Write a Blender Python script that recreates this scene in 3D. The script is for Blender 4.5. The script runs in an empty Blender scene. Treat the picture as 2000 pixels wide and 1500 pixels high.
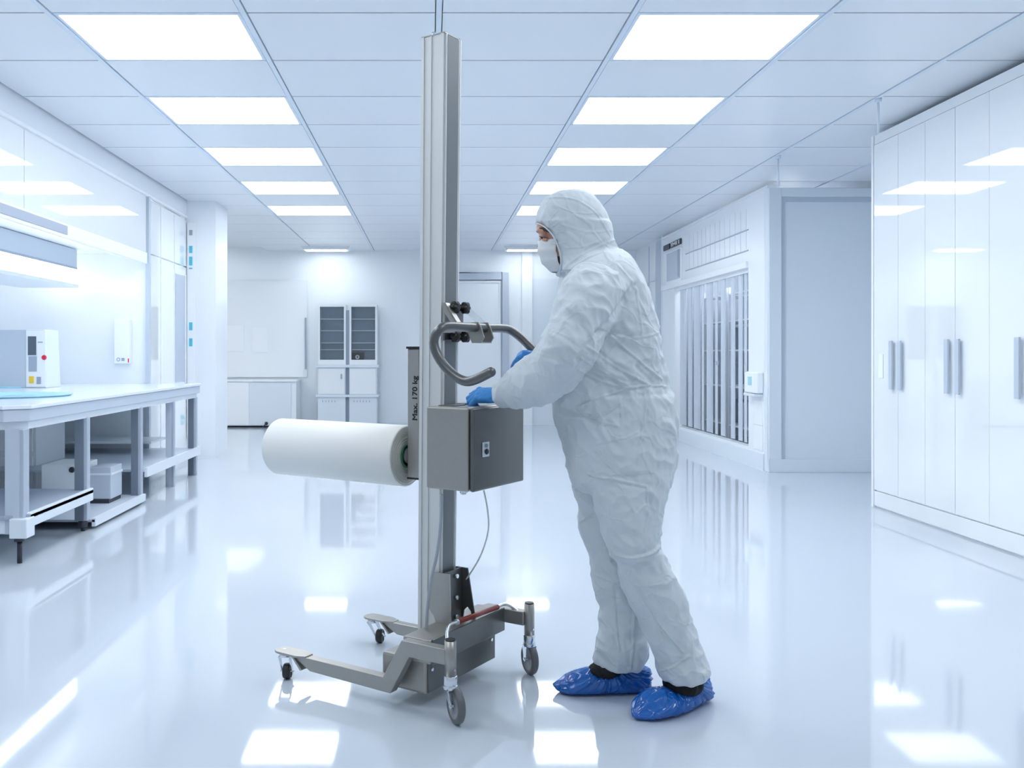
import bpy, math, random
import numpy as np
from mathutils import Vector, Matrix, noise
random.seed(7)
SC = bpy.context.scene
COL = SC.collection
F, CX, CY, EYE = 1800.0, 840.0, 692.0, 1.18

# ------------------------------------------------------------------ camera
cd = bpy.data.cameras.new('camera'); cam = bpy.data.objects.new('camera', cd); COL.objects.link(cam)
cd.sensor_fit = 'HORIZONTAL'; cd.sensor_width = 36.0; cd.lens = 36.0 * F / 2000
cd.shift_x = (1000 - CX) / 2000; cd.shift_y = (CY - 750) / 2000
cam.location = (0, 0, EYE); cam.rotation_euler = (math.pi / 2, 0, 0)
cd.clip_start = .05; cd.clip_end = 100
SC.camera = cam
SC.cycles.diffuse_bounces = 6; SC.cycles.max_bounces = 12; SC.cycles.transparent_max_bounces = 24; SC.cycles.transmission_bounces = 12

# ------------------------------------------------------------------ light, exposure
w = bpy.data.worlds.new('daylight'); SC.world = w; w.use_nodes = True
bg = w.node_tree.nodes['Background']; bg.inputs[0].default_value = (.92, .96, 1, 1); bg.inputs[1].default_value = .45
LAMP = 7.0
VS = SC.view_settings
VS.view_transform = 'Standard'; VS.look = 'None'; VS.gamma = 1; VS.use_curve_mapping = False; VS.exposure = 0.27


def area(name, loc, size, power, rot=(0, 0, 0), color=(1, 1, 1)):
    l = bpy.data.lights.new(name, 'AREA'); l.shape = 'RECTANGLE'; l.size, l.size_y = size; l.energy = power; l.color = color
    o = bpy.data.objects.new(name, l); o.location = loc; o.rotation_euler = rot; COL.objects.link(o); return o


# ------------------------------------------------------------------ materials
MATS = {}


def mat(name, col, rough=.5, metal=0, spec=.5, coat=0, coat_rough=.03, emit=None, es=0, bump=None, trans=0, var=None, sub=0, aniso=None, alpha=1):
    m = bpy.data.materials.new(name); m.use_nodes = True; nt = m.node_tree; b = nt.nodes['Principled BSDF']
    b.inputs['Base Color'].default_value = (*col, 1); b.inputs['Roughness'].default_value = rough
    b.inputs['Metallic'].default_value = metal; b.inputs['Specular IOR Level'].default_value = spec
    b.inputs['Coat Weight'].default_value = coat; b.inputs['Coat Roughness'].default_value = coat_rough
    b.inputs['Transmission Weight'].default_value = trans
    b.inputs['Alpha'].default_value = alpha
    if sub:
        b.inputs['Subsurface Weight'].default_value = sub; b.inputs['Subsurface Radius'].default_value = (.02, .012, .01)
    if emit: b.inputs['Emission Color'].default_value = (*emit, 1); b.inputs['Emission Strength'].default_value = es
    tc = nt.nodes.new('ShaderNodeTexCoord')
    if var:                                              # small mottling of the surface colour (scale, amount)
        n = nt.nodes.new('ShaderNodeTexNoise'); n.inputs['Scale'].default_value = var[0]; n.inputs['Detail'].default_value = 6
        mx = nt.nodes.new('ShaderNodeMix'); mx.data_type = 'RGBA'
        mx.inputs[6].default_value = (*[c * (1 - var[1]) for c in col], 1); mx.inputs[7].default_value = (*[min(1, c * (1 + var[1])) for c in col], 1)
        nt.links.new(tc.outputs['Object'], n.inputs['Vector']); nt.links.new(n.outputs['Fac'], mx.inputs[0]); nt.links.new(mx.outputs[2], b.inputs['Base Color'])
    if bump:
        n = nt.nodes.new('ShaderNodeTexNoise'); n.inputs['Scale'].default_value = bump[0]; n.inputs['Detail'].default_value = 5
        mp = nt.nodes.new('ShaderNodeMapping'); mp.inputs['Scale'].default_value = aniso or (1, 1, 1)
        bp = nt.nodes.new('ShaderNodeBump'); bp.inputs['Strength'].default_value = bump[1]; bp.inputs['Distance'].default_value = bump[2] if len(bump) > 2 else .002
        nt.links.new(tc.outputs['Object'], mp.inputs[0]); nt.links.new(mp.outputs[0], n.inputs['Vector'])
        nt.links.new(n.outputs['Fac'], bp.inputs['Height']); nt.links.new(bp.outputs[0], b.inputs['Normal'])
    MATS[name] = m; return m


mat('floor', (.60, .665, .74), .05, coat=.0, spec=1.0, bump=(1.3, .05, .01), var=(.6, .03))
mat('tile', (.80, .84, .885), .28, spec=.5)
mat('tbar', (.72, .80, .89), .3)
mat('slab', (.30, .36, .45), .6)
mat('wall', (.87, .915, .96), .25, spec=.5)
mat('gloss_white', (.90, .94, .97), .03, spec=.9, coat=1)
mat('white', (.90, .935, .97), .3)
mat('pale_blue', (.76, .83, .89), .3)
mat('blue_grey', (.54, .61, .70), .35)
mat('grey', (.36, .42, .52), .35)
mat('dark', (.03, .035, .05), .4)
mat('lamp', (1, 1, 1), .5, emit=(.96, .98, 1), es=LAMP)
mat('lamp_far', (1, 1, 1), .5, emit=(.95, .98, 1), es=16)
mat('store_fill_glow', (1, 1, 1), .5, emit=(.95, .98, 1), es=20)
mat('lamp_task', (1, 1, 1), .5, emit=(.95, .98, 1), es=5)
mat('lamp_soft', (1, 1, 1), .5, emit=(.95, .98, 1), es=2.2)
mat('steel', (.40, .392, .365), .38, metal=.75, bump=(400, .05, .0004), var=(60, .05))
mat('steel_dark', (.15, .155, .155), .36, metal=.75, bump=(400, .05, .0004))  # darker steel; also holds the shade of the control box's right side
mat('alu', (.70, .72, .715), .5, metal=.25, bump=(300, .04, .0004), aniso=(1, 1, .05))
mat('alu_shaded', (.17, .19, .205), .45, metal=.3)
mat('zinc', (.72, .76, .8), .22, metal=1)
mat('rubber', (.022, .023, .025), .45)
mat('grey_rubber', (.13, .135, .145), .42)
mat('hub_grey', (.30, .32, .34), .4)
mat('black_plastic', (.012, .012, .013), .4, bump=(300, .2, .001))
mat('red_sleeve', (.20, .022, .012), .35)
mat('ink', (.01, .01, .01), .5)
mat('cable', (.38, .42, .46), .4)
mat('cable_light', (.66, .70, .72), .4)
mat('paper', (.83, .84, .82), .6, var=(3, .015))
mat('paper_end', (.55, .57, .53), .7, var=(30, .08))
mat('core_green', (.02, .16, .07), .4)
mat('suit', (.66, .725, .77), .62, spec=.3, bump=(260, .35, .0012), var=(9, .035), aniso=(1, 1, 1))
mat('mask', (.74, .77, .79), .65, bump=(500, .3, .0008))
mat('glove', (.045, .27, .66), .42, bump=(220, .25, .0008), var=(25, .1))
mat('shoe_cover', (.002, .125, .50), .16, spec=.8, bump=(30, .35, .006), var=(14, .12))
mat('sock', (.008, .008, .009), .85, bump=(150, .5, .003))
mat('skin', (.56, .30, .21), .48, sub=.1, var=(60, .06))
mat('hair', (.045, .025, .018), .6)
mat('eye_white', (.6, .55, .52), .15)
mat('iris', (.03, .02, .015), .1)
mat('screen', (.06, .09, .13), .08, coat=1)
mat('cyan', (.10, .55, .72), .4)
mat('light_cyan', (.42, .74, .90), .3)
mat('red', (.7, .02, .06), .3)
mat('yellow', (.9, .62, .05), .4)
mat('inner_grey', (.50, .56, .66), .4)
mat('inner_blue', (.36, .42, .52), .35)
mat('strip', (.72, .79, .88), .12, spec=.7, alpha=.72)
mat('clear', (.95, .98, 1), .05, trans=.95, alpha=.8)
mat('glass', (.85, .92, .97), .02, trans=1, spec=.8)
mat('counter', (.80, .87, .94), .12, spec=.6)
mat('steel_leg', (.50, .56, .65), .25, metal=.3)
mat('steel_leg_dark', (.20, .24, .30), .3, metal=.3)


def crumple(name, scale, strength):                    # fine paper-like crumple lines on top of the cloth grain
    nt = MATS[name].node_tree; b = nt.nodes['Principled BSDF']; tc = [n for n in nt.nodes if n.type == 'TEX_COORD'][0]
    old = [n for n in nt.nodes if n.type == 'BUMP'][0]
    wn = nt.nodes.new('ShaderNodeTexNoise'); wn.inputs['Scale'].default_value = 3.5; wn.inputs['Detail'].default_value = 3
    ad = nt.nodes.new('ShaderNodeMix'); ad.data_type = 'RGBA'; ad.blend_type = 'LINEAR_LIGHT'; ad.inputs[0].default_value = .18
    vo = nt.nodes.new('ShaderNodeTexVoronoi'); vo.feature = 'DISTANCE_TO_EDGE'; vo.inputs['Scale'].default_value = scale
    mr = nt.nodes.new('ShaderNodeMapRange'); mr.inputs[1].default_value = 0; mr.inputs[2].default_value = .09; mr.inputs[3].default_value = 1; mr.inputs[4].default_value = 0; mr.interpolation_type = 'SMOOTHSTEP'
    bp = nt.nodes.new('ShaderNodeBump'); bp.inputs['Strength'].default_value = strength; bp.inputs['Distance'].default_value = .004
    l = nt.links.new
    l(tc.outputs['Object'], wn.inputs['Vector']); l(tc.outputs['Object'], ad.inputs[6]); l(wn.outputs['Color'], ad.inputs[7]); l(ad.outputs[2], vo.inputs['Vector'])
    l(vo.outputs['Distance'], mr.inputs[0]); l(mr.outputs[0], bp.inputs['Height']); l(old.outputs[0], bp.inputs['Normal']); l(bp.outputs[0], b.inputs['Normal'])


crumple('suit', 8, .38)
crumple('shoe_cover', 22, .5)


# ------------------------------------------------------------------ helpers
class MB:
    def __init__(s): s.v = []; s.f = []; s.sm = []

    def add(s, verts, faces, smooth=False):
        n = len(s.v); s.v += [tuple(p) for p in verts]; s.f += [tuple(i + n for i in f) for f in faces]; s.sm += [smooth] * len(faces); return s

    def box(s, x0, x1, y0, y1, z0, z1):
        v = [(x, y, z) for z in (z0, z1) for y in (y0, y1) for x in (x0, x1)]
        return s.add(v, [(0, 2, 3, 1), (4, 5, 7, 6), (0, 1, 5, 4), (2, 6, 7, 3), (0, 4, 6, 2), (1, 3, 7, 5)])

    def prism(s, poly, axis, lo, hi):                    # 2-D polygon swept along an axis ('x','y','z')
        def P(a, b, c): return {'x': (c, a, b), 'y': (a, c, b), 'z': (a, b, c)}[axis]
        n = len(poly); v = [P(a, b, lo) for a, b in poly] + [P(a, b, hi) for a, b in poly]
        f = [tuple(range(n)), tuple(range(2 * n - 1, n - 1, -1))] + [(i, i + n, (i + 1) % n + n, (i + 1) % n) for i in range(n)]
        return s.add(v, f)

    def loft(s, rings, cap=True, smooth=True):
        n = len(rings[0]); v = [p for r in rings for p in r]; f = []
        for k in range(len(rings) - 1):
            for i in range(n):
                j = (i + 1) % n; f.append((k * n + i, k * n + j, (k + 1) * n + j, (k + 1) * n + i))
        s.add(v, f, smooth)
        if cap:
            s.add(rings[0], [tuple(range(n - 1, -1, -1))], False); s.add(rings[-1], [tuple(range(n))], False)
        return s

    def tube(s, path, r, n=16, cap=True, squash=None):   # r: number or one per point
        P = [Vector(p) for p in path]; R = list(r) if isinstance(r, (list, tuple)) else [r] * len(P); rings = []
        if len(R) != len(P): R = [float(q) for q in np.interp(np.linspace(0, 1, len(P)), np.linspace(0, 1, len(R)), R)]
        up = None
        for i, p in enumerate(P):
            t = (P[min(i + 1, len(P) - 1)] - P[max(i - 1, 0)]).normalized()
            if up is None:
                up = Vector((0, 0, 1)) if abs(t.z) < .9 else Vector((0, 1, 0))
            a = t.cross(up)
            a = a.normalized() if a.length > 1e-6 else t.orthogonal().normalized()
            b = a.cross(t).normalized(); up = b
            sq = squash[i] if squash else 1
            rings.append([p + a * math.cos(q) * R[i] * sq + b * math.sin(q) * R[i] for q in [2 * math.pi * k / n for k in range(n)]])
        return s.loft(rings, cap)

    def cyl(s, p0, p1, r, n=24, r1=None): return s.tube([p0, p1], [r, r1 if r1 is not None else r], n)

    def sphere(s, c, r, n=20, m=12, scale=(1, 1, 1)):
        rings = []
        for k in range(1, m):
            t = math.pi * k / m
            rings.append([(c[0] + r * scale[0] * math.sin(t) * math.cos(a), c[1] + r * scale[1] * math.sin(t) * math.sin(a), c[2] + r * scale[2] * math.cos(t)) for a in [2 * math.pi * i / n for i in range(n)]])
        s.loft(rings, False); b = len(s.v)
        s.add(rings[0] + [(c[0], c[1], c[2] + r * scale[2])], [((i + 1) % n, i, n) for i in range(n)], True)
        s.add(rings[-1] + [(c[0], c[1], c[2] - r * scale[2])], [(i, (i + 1) % n, n) for i in range(n)], True)
        return s

    def lathe(s, prof, c, axis, n=32, closed=True):      # profile (radius, along) round an axis through c
        ax = Vector(axis).normalized(); a = ax.orthogonal().normalized(); b = ax.cross(a); c = Vector(c)
        rings = [[c + ax * h + (a * math.cos(q) + b * math.sin(q)) * r for q in [2 * math.pi * k / n for k in range(n)]] for r, h in prof]
        if closed:
            rings.append(rings[0])
        return s.loft(rings, not closed)

    def build(s, name, m, parent=None, bevel=0, seg=2, flip=True):
        me = bpy.data.meshes.new(name); me.from_pydata(s.v, [], s.f); me.validate()
        import bmesh
        bm = bmesh.new(); bm.from_mesh(me); bmesh.ops.remove_doubles(bm, verts=bm.verts, dist=1e-6)
        bmesh.ops.recalc_face_normals(bm, faces=bm.faces); bm.to_mesh(me); bm.free()
        me.materials.append(MATS[m])
        if len(me.polygons) == len(s.sm):
            me.polygons.foreach_set('use_smooth', s.sm)
        elif any(s.sm): me.polygons.foreach_set('use_smooth', [True] * len(me.polygons))
        o = bpy.data.objects.new(name, me); COL.objects.link(o)
        if parent: o.parent = parent
        if bevel:
            b = o.modifiers.new('bevel', 'BEVEL'); b.width = bevel; b.segments = seg; b.limit_method = 'ANGLE'; b.angle_limit = math.radians(40)
            b.harden_normals = False
        return o


def box(name, m, b, parent=None, bevel=0): return MB().box(*b).build(name, m, parent, bevel)


def thing(name, label, cat, loc=(0, 0, 0), rz=0, group=None):
    o = bpy.data.objects.new(name, None); o.empty_display_size = .1; COL.objects.link(o); o.location = loc; o.rotation_euler = (0, 0, rz)
    return tag(o, label, cat, group)


def tag(o, label, cat, group=None):
    o['label'] = label; o['category'] = cat
    if group: o['group'] = group
    return o


def struct(o): o['kind'] = 'structure'; return o


def dup(root, loc, label=None, group=None):
    r = root.copy(); COL.objects.link(r); r.location = loc
    if label: r['label'] = label
    if group: r['group'] = group
    for ch in [c for c in root.children]:
        c = ch.copy(); COL.objects.link(c); c.parent = r
        for g in [q for q in ch.children]:
            d = g.copy(); COL.objects.link(d); d.parent = c
    return r


def W(px, py, Y): return Vector(((px - CX) * Y / F, Y, EYE - (py - CY) * Y / F))




def smooth_path(pts, it=2):                              # corner cutting keeps the end points
    P = [Vector(p) for p in pts]
    for _ in range(it):
        Q = [P[0]]
        for a, b in zip(P[:-1], P[1:]): Q += [a * .75 + b * .25, a * .25 + b * .75]
        Q.append(P[-1]); P = Q
    return P


# ================================================================== THE ROOM
ZC = 2.91
YB = 15.39
struct(box('floor', 'floor', (-4.6, 5.0, -4, 15.6, -.1, 0)))
XS = [.045 + .99 * k for k in range(-2, 5)]              # ceiling T-bars
ROW0, STEP = 4.669, .7575
LIGHTROWS = [-4, -2, 0, 2, 4, 6, 8]
cm = MB(); cm.box(-4.6, 5.0, -4, 15.6, 2.965, 3.05)
edges = [-2.75] + XS + [5.0]
for k in range(-12, 15):
    y0 = ROW0 + STEP * k; y1 = min(y0 + STEP, YB + .1)
    for i in range(len(edges) - 1):
        x0, x1 = edges[i], edges[i + 1]
        if k in LIGHTROWS and i in (1, 4): continue
        cm.box(x0 + .02, x1 - .02, y0 + .0075, y1 - .0075, ZC, ZC + .03)
struct(cm.build('ceiling', 'tile'))
for i, x in enumerate(XS):
    struct(box('trim_%d' % (i + 1), 'tbar', (x - .014, x + .014, -4, YB, ZC - .006, ZC + .05)))

light_proto = None
sidew = {1: 'left', 4: 'right'}
ordw = {0: 'nearest and largest', 2: 'second', 4: 'third', 6: 'fourth', 8: 'fifth and smallest'}
for i in (1, 4):
    for k in LIGHTROWS:
        x0, x1 = edges[i] + .035, edges[i + 1] - .035; y0 = ROW0 + STEP * k; cx, cy = (x0 + x1) / 2, y0 + STEP / 2
        hw, hd = (x1 - x0) / 2, STEP / 2 - .005
        if k >= 0: lab = '%s lit square panel of the %s-hand ceiling row, counted from the front' % (ordw[k], sidew[i]); grp = 'square ceiling light panels'
        else: lab = '%s lit square ceiling panel overhead, %s of the nearest pictured row' % (sidew[i] + '-hand', 'one row in front' if k == -2 else 'two rows in front'); grp = 'ceiling light panels overhead out of frame'
        if light_proto is None:
            t = thing('ceiling_light', lab, 'ceiling light', (cx, cy, ZC), 0, grp)
            fr = MB(); fr.box(-hw - .014, hw + .014, -hd, -hd + .03, 0, .04); fr.box(-hw - .014, hw + .014, hd - .014, hd, 0, .04)
            fr.box(-hw - .014, -hw + .004, -hd + .03, hd - .014, 0, .04); fr.box(hw - .004, hw + .014, -hd + .03, hd - .014, 0, .04)
            fr.build('frame', 'tbar', t); box('diffuser', 'lamp', (-hw + .004, hw - .004, -hd + .03, hd - .014, .012, .02), t)
            light_proto = t
        else: dup(light_proto, (cx, cy, ZC), lab, grp)

for y, wd_ in ((11.9, 'nearer'), (13.3, 'farther')):  # unseen fill panels, added to brighten the far wall
    dup(light_proto, (-3.9, y, ZC - .04), 'added fill light panel, unseen in the side bay behind the left pillar, %s one' % wd_, 'added fill light panels in the side bay')

# slim lamps where the ceiling meets the far wall
for x, lab in ((-1.68, 'slim white linear ceiling lamp at the far wall above the display cabinets'), (1.58, 'slim white linear ceiling lamp at the far wall left of the masked head')):
    t = thing('linear_light', lab, 'ceiling light', (x, 14.9, 2.86), 0, 'slim linear lamps by the far wall')
    MB().prism([(-.40, .05), (-.36, 0), (.36, 0), (.40, .05)], 'y', -.14, .14).build('housing', 'white', t)
    box('diffuser', 'lamp_far', (-.33, .33, -.1, -.03, -.004, .001), t); box('diffuser', 'lamp_far', (-.33, .33, .03, .1, -.004, .001), t)

# ---- back wall with pilaster, glossy board panel
struct(box('wall_back', 'wall', (-4.6, 5.0, YB, YB + .2, 0, ZC + .1)))
struct(box('trim_8', 'white', (1.53, 1.70, YB - .06, YB, 0, ZC)))
struct(box('trim_9', 'pale_blue', (1.70, 5.0, YB - .012, YB, 0, 2.44)))
struct(box('baseboard_back', 'pale_blue', (-4.6, 5.0, YB - .02, YB + .01, 0, .04)))
t = struct(box('door_1', 'wall', (.12, 1.19, YB - .03, YB - .002, 0, 2.40)))
fm = MB().box(0, .12, YB - .07, YB, 0, 2.54).box(1.19, 1.31, YB - .07, YB, 0, 2.54).box(.12, 1.19, YB - .07, YB, 2.42, 2.54)
struct(fm.build('door_frame', 'blue_grey', t, .01))
struct(MB().box(.135, .16, YB - .05, YB, 0, 2.4).box(1.15, 1.175, YB - .05, YB, 0, 2.4).box(.16, 1.15, YB - .05, YB, 2.375, 2.4).build('door_bead', 'white', t))
o = box('wall_panel', 'gloss_white', (-3.9, -2.05, YB - .03, YB - .004, .80, 2.42)); tag(o, 'large glossy white wall panel on the far wall left of the display cabinets', 'wall panel')
o = box('pull_rail', 'grey', (-2.085, -2.06, YB - .06, YB - .03, .93, 1.79)); tag(o, 'slim dark vertical rail on the far wall beside the glossy panel', 'rail')
o = box('reflection_patch', 'white', (-3.38, -3.10, YB - .037, YB - .031, 1.23, 1.66)); tag(o, 'pale painted reflection on the glossy far panel, left one of two', 'painted reflection', 'painted reflections on the glossy far panel')  # two brighter patches painting window reflections onto the glossy panel
o = box('reflection_patch', 'white', (-2.96, -2.70, YB - .037, YB - .031, 1.21, 1.63)); tag(o, 'bright white painted reflection on the glossy far panel, right one of two', 'painted reflection', 'painted reflections on the glossy far panel')
# low counter
t = thing('low_cabinet', 'low white cabinet along the far wall below the glossy panel', 'cabinet', (-2.9, YB - .33, 0))
box('body', 'wall', (-1.1, .74, -.2, .29, .03, .74), t); box('worktop', 'white', (-1.1, .76, -.23, .29, .74, .765), t)
box('door', 'white', (-1.1, -.02, -.215, -.2, .04, .73), t); box('door', 'pale_blue', (.0, .66, -.215, -.2, .04, .73), t)
o = MB().sphere((0, 0, .0), .028).cyl((0, 0, 0), (-.05, -.02, -.055), .01).build('door_stop', 'dark'); o.location = (-2.63, 14.80, .07); tag(o, 'small dark round foot knob at the bottom of the low far cabinet', 'knob')

# two display cabinets
for n, (xc, lab) in enumerate(((-1.60, 'white display cabinet with a grey glazed top, left of the far pair'), (-1.09, 'white display cabinet with a round dial behind glass, right of the far pair'))):
    t = thing('display_cabinet', lab, 'cabinet', (xc, 15.12, 0), 0, 'display cabinets on the far wall')
    hw = .225
    box('base', 'pale_blue', (-hw, hw, -.14, .2, 0, .50), t, .004); box('drawer', 'white', (-hw + .015, hw - .015, -.155, -.14, .53, .95), t, .004)
    MB().box(-hw, hw, -.14, .2, .5, .97).box(-hw - .03, hw + .03, -.18, .2, .485, .525).box(-hw - .03, hw + .03, -.18, .2, .965, 1.01).build('body', 'counter', t, .006)
    fr = MB().box(-hw, hw, .1, .2, 1.01, 1.99).box(-hw, -hw + .03, -.1, .1, 1.01, 1.99).box(hw - .03, hw, -.1, .1, 1.01, 1.99)
    fr.box(-hw + .03, hw - .03, -.1, .1, 1.955, 1.99).box(-hw + .03, hw - .03, -.1, .1, 1.01, 1.09)
    fr.build('cabinet_frame', 'white', t)
    box('back_panel', 'inner_blue', (-hw + .03, hw - .03, .08, .099, 1.09, 1.955), t)
    for z in (1.75, 1.56, 1.36, 1.25): box('shelf', 'white', (-hw + .03, hw - .03, -.06, .08, z, z + .012), t)
    box('pane', 'glass', (-hw + .03, hw - .03, -.095, -.09, 1.09, 1.955), t)
    for j in range(5 + n): box('vent_slot', 'grey', (-.15 + .05 * j, -.14 + .05 * j, -.143, -.139, .40, .43), t)
    if n == 0: box('handle', 'grey', (.15, .17, -.17, -.155, .78, .86), t)
    else:
        d = MB().lathe([(.012, 0), (.035, 0), (.035, .02), (.012, .02)], (-.1, -.02, 1.135), (0, -1, 0)).build('dial', 'white', t)
        box('instrument', 'dark', (-.19, .0, 0, .07, 1.09, 1.21), t)
box('joint', 'grey', (-1.375, -1.32, 15.05, 15.3, 0, 1.9)); o = bpy.data.objects['joint']; o.name = 'gap_panel'; tag(o, 'dark grey filler strip between the two display cabinets', 'panel')

# ---- left side: fascia, glossy upper glazing, lab recess, pillar
XL = -2.75
struct(MB().box(XL - .15, XL, -4, 10.4, 2.735, ZC + .05).build('wall_left', 'wall'))
struct(box('trim_10', 'white', (XL - .02, XL + .012, -4, 10.4, 2.715, 2.74)))
for n, (a, b) in enumerate(((2.0, 4.3), (4.3, 6.27), (6.27, 8.97))):
    struct(box('window_%d' % (n + 1), 'gloss_white', (XL - .03, XL - .012, a + .004, b - .004, 2.17, 2.715)))
struct(box('window_4', 'gloss_white', (XL - .03, XL - .012, -4, 1.996, 2.17, 2.715)))
struct(box('trim_11', 'white', (XL - .05, XL, -4, 8.97, 2.055, 2.17), None, .01))
struct(box('trim_12', 'blue_grey', (XL - .02, XL + .015, 8.97, 9.03, 0, 2.72)))
struct(box('wall_left_soffit', 'wall', (-4.5, XL - .05, -4, 9.0, 2.16, 2.22)))
struct(box('wall_left_recess_back', 'wall', (-4.6, -4.45, -4, 9.1, 0, 2.9)))
struct(box('wall_left_recess_end', 'wall', (-4.45, XL - .02, 9.0, 9.025, 0, 2.9)))
# cupboard fronts between the recess and the pillar
pan = ((9.03, 9.38, 'gloss_white'), (9.39, 9.88, 'gloss_white'), (9.89, 10.40, 'gloss_white'))
for n, (a, b, m) in enumerate(pan):
    t = thing('tall_cupboard', ('narrow tall white cupboard front next to the lab recess', 'tall white cupboard front in the middle left of the pillar', 'tall white cupboard with a grey glazed door beside the pillar')[n], 'cupboard', (XL, (a + b) / 2, 0), 0, 'tall cupboards along the left wall')
    h = (b - a) / 2
    box('body', m, (-.5, -.01, -h, h, 0, 2.70), t); box('door', m, (-.01, .006, -h + .01, h - .01, .08, 2.15), t); box('upper_door', m, (-.01, .006, -h + .01, h - .01, 2.17, 2.68), t)
    if n == 2: box('pane', 'inner_grey', (.006, .012, -.22, .16, .88, 2.05), t); box('pane_frame', 'white', (.006, .016, .16, .20, .86, 2.07), t)
struct(box('wall_left_pillar', 'wall', (-2.77, -2.42, 10.40, 11.0, 0, ZC + .05)))
t = thing('sign_panel', 'narrow white vertical strip with turquoise marks on the left pillar', 'sign', (-2.70, 10.395, 0))
box('backplate', 'white', (-.035, .06, -.02, 0, .85, 2.66), t)
for z0, z1, m in ((2.52, 2.58, 'grey'), (2.32, 2.40, 'cyan'), (2.18, 2.28, 'cyan'), (2.14, 2.155, 'cyan'), (1.45, 1.54, 'cyan'), (1.27, 1.36, 'cyan'), (.42, .5, 'cyan')):
    if z0 > .8: box('mark', m, (-.012, .025, -.024, -.02, z0, z1), t)
o = MB().box(-2.735, -2.66, 10.37, 10.399, .25, .84).build('service_box', 'white'); tag(o, 'small white service plate with a turquoise icon low on the pillar', 'plate')
MB().box(-2.72, -2.68, 10.364, 10.37, .45, .50).box(-2.72, -2.68, 10.364, 10.37, .39, .43).build('icon', 'cyan', o)

# wall cabinet with lamp inside the recess
t = thing('wall_cabinet', 'grey wall cabinet with a bright lamp strip hanging over the bench', 'wall cabinet', (-3.3, 7.1, 0))
box('body', 'blue_grey', (-.9, .004, -2.6, 1.5, 1.99, 2.155), t)
box('lamp_strip', 'lamp_task', (-.5, .004, -2.6, 1.49, 1.83, 1.97), t); box('shade', 'white', (-.52, .02, -2.6, 1.5, 1.80, 1.83), t)
box('seam', 'grey', (-.5, .008, -2.6, 1.495, 1.97, 1.99), t)
o = box('air_grille', 'grey', (XL - .004, XL + .006, 3.0, 6.98, 2.085, 2.15)); tag(o, 'long dark grey air grille along the edge above the bench', 'vent')

# dispenser on recess end wall
t = thing('soap_dispenser', 'white slim dispenser on the bright wall right of the monitor', 'dispenser', (-2.99, 9.0, 0))
box('body', 'white', (-.075, .075, -.07, 0, 1.09, 1.52), t, .008)
MB().lathe([(.012, 0), (.018, 0), (.018, .003), (.012, .003)], (-.03, -.071, 1.13), (0, -1, 0)).build('dial', 'grey', t)
box('icon', 'grey', (.0, .03, -.073, -.07, 1.115, 1.145), t); box('tab', 'red', (.062, .072, -.073, -.07, 1.10, 1.14), t)

# ---- bench
XF = -2.26
t = thing('lab_bench', 'long white laboratory bench with a thick grey edge on metal legs', 'bench', (XF, 5.15, 0))
MB().prism([(-1.9, -.02), (-.12, -.02), (0, .08), (0, 3.95), (-1.9, 3.80)], 'z', .87, .893).build('tabletop', 'counter', t, .004)
MB().prism([(-1.9, -.01), (-.12, -.01), (-.01, .085), (-.01, 3.94), (-1.9, 3.79)], 'z', .80, .868).build('edge_band', 'blue_grey', t, .004)
MB().prism([(-1.85, .03), (-.13, .03), (-.03, .1), (-.03, 3.9), (-1.85, 3.75)], 'z', .755, .80).build('apron', 'pale_blue', t)
for n, (y, top, bot, wd) in enumerate(((.06, .76, .17, .075), (1.01, .76, .07, .055), (2.15, .76, .0, .05), (3.08, .76, .0, .045), (3.86, .76, .0, .05))):
    l = MB().box(-.05 - wd, -.02, y - wd / 2, y + wd / 2, bot, top).build('leg', 'steel_leg' if n in (0, 3) else 'steel_leg', t, .006)
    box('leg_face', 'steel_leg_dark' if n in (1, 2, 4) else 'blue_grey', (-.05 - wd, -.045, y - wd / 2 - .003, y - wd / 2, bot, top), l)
    if n < 2:
        c = MB().cyl((-.06, y, bot - .0), (-.06, y, bot - .045), .03).cyl((-.06, y, bot - .04), (-.06, y, .0), .014).build('foot', 'dark', t)
for y in (.06, 1.6, 3.6): MB().box(-1.7, -1.64, y - .03, y + .03, 0, .76).build('leg', 'steel_leg', t, .004)
MB().prism([(-1.3, .0), (-.12, .0), (0, .06), (0, 1.04), (-1.3, 1.10)], 'z', .25, .275).build('shelf', 'grey', t, .003)
MB().box(-1.3, -.09, .02, .045, .17, .27).box(-.025, .0, .06, 1.04, .20, .285).box(-.09, .01, -.01, .1, .15, .26).build('shelf_rim', 'pale_blue', t, .006)
box('shelf', 'blue_grey', (-1.5, -.0, 1.06, 2.18, .05, .065), t); box('shelf_rim', 'pale_blue', (-.02, .005, 1.06, 2.16, .02, .075), t)
box('shelf', 'blue_grey', (-1.7, -.01, 2.18, 3.9, .245, .262), t); box('shelf_rim', 'pale_blue', (-.02, .005, 2.2, 3.9, .20, .275), t)
box('shelf', 'pale_blue', (-1.8, -.3, 3.3, 3.78, .36, .38), t); 
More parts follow.
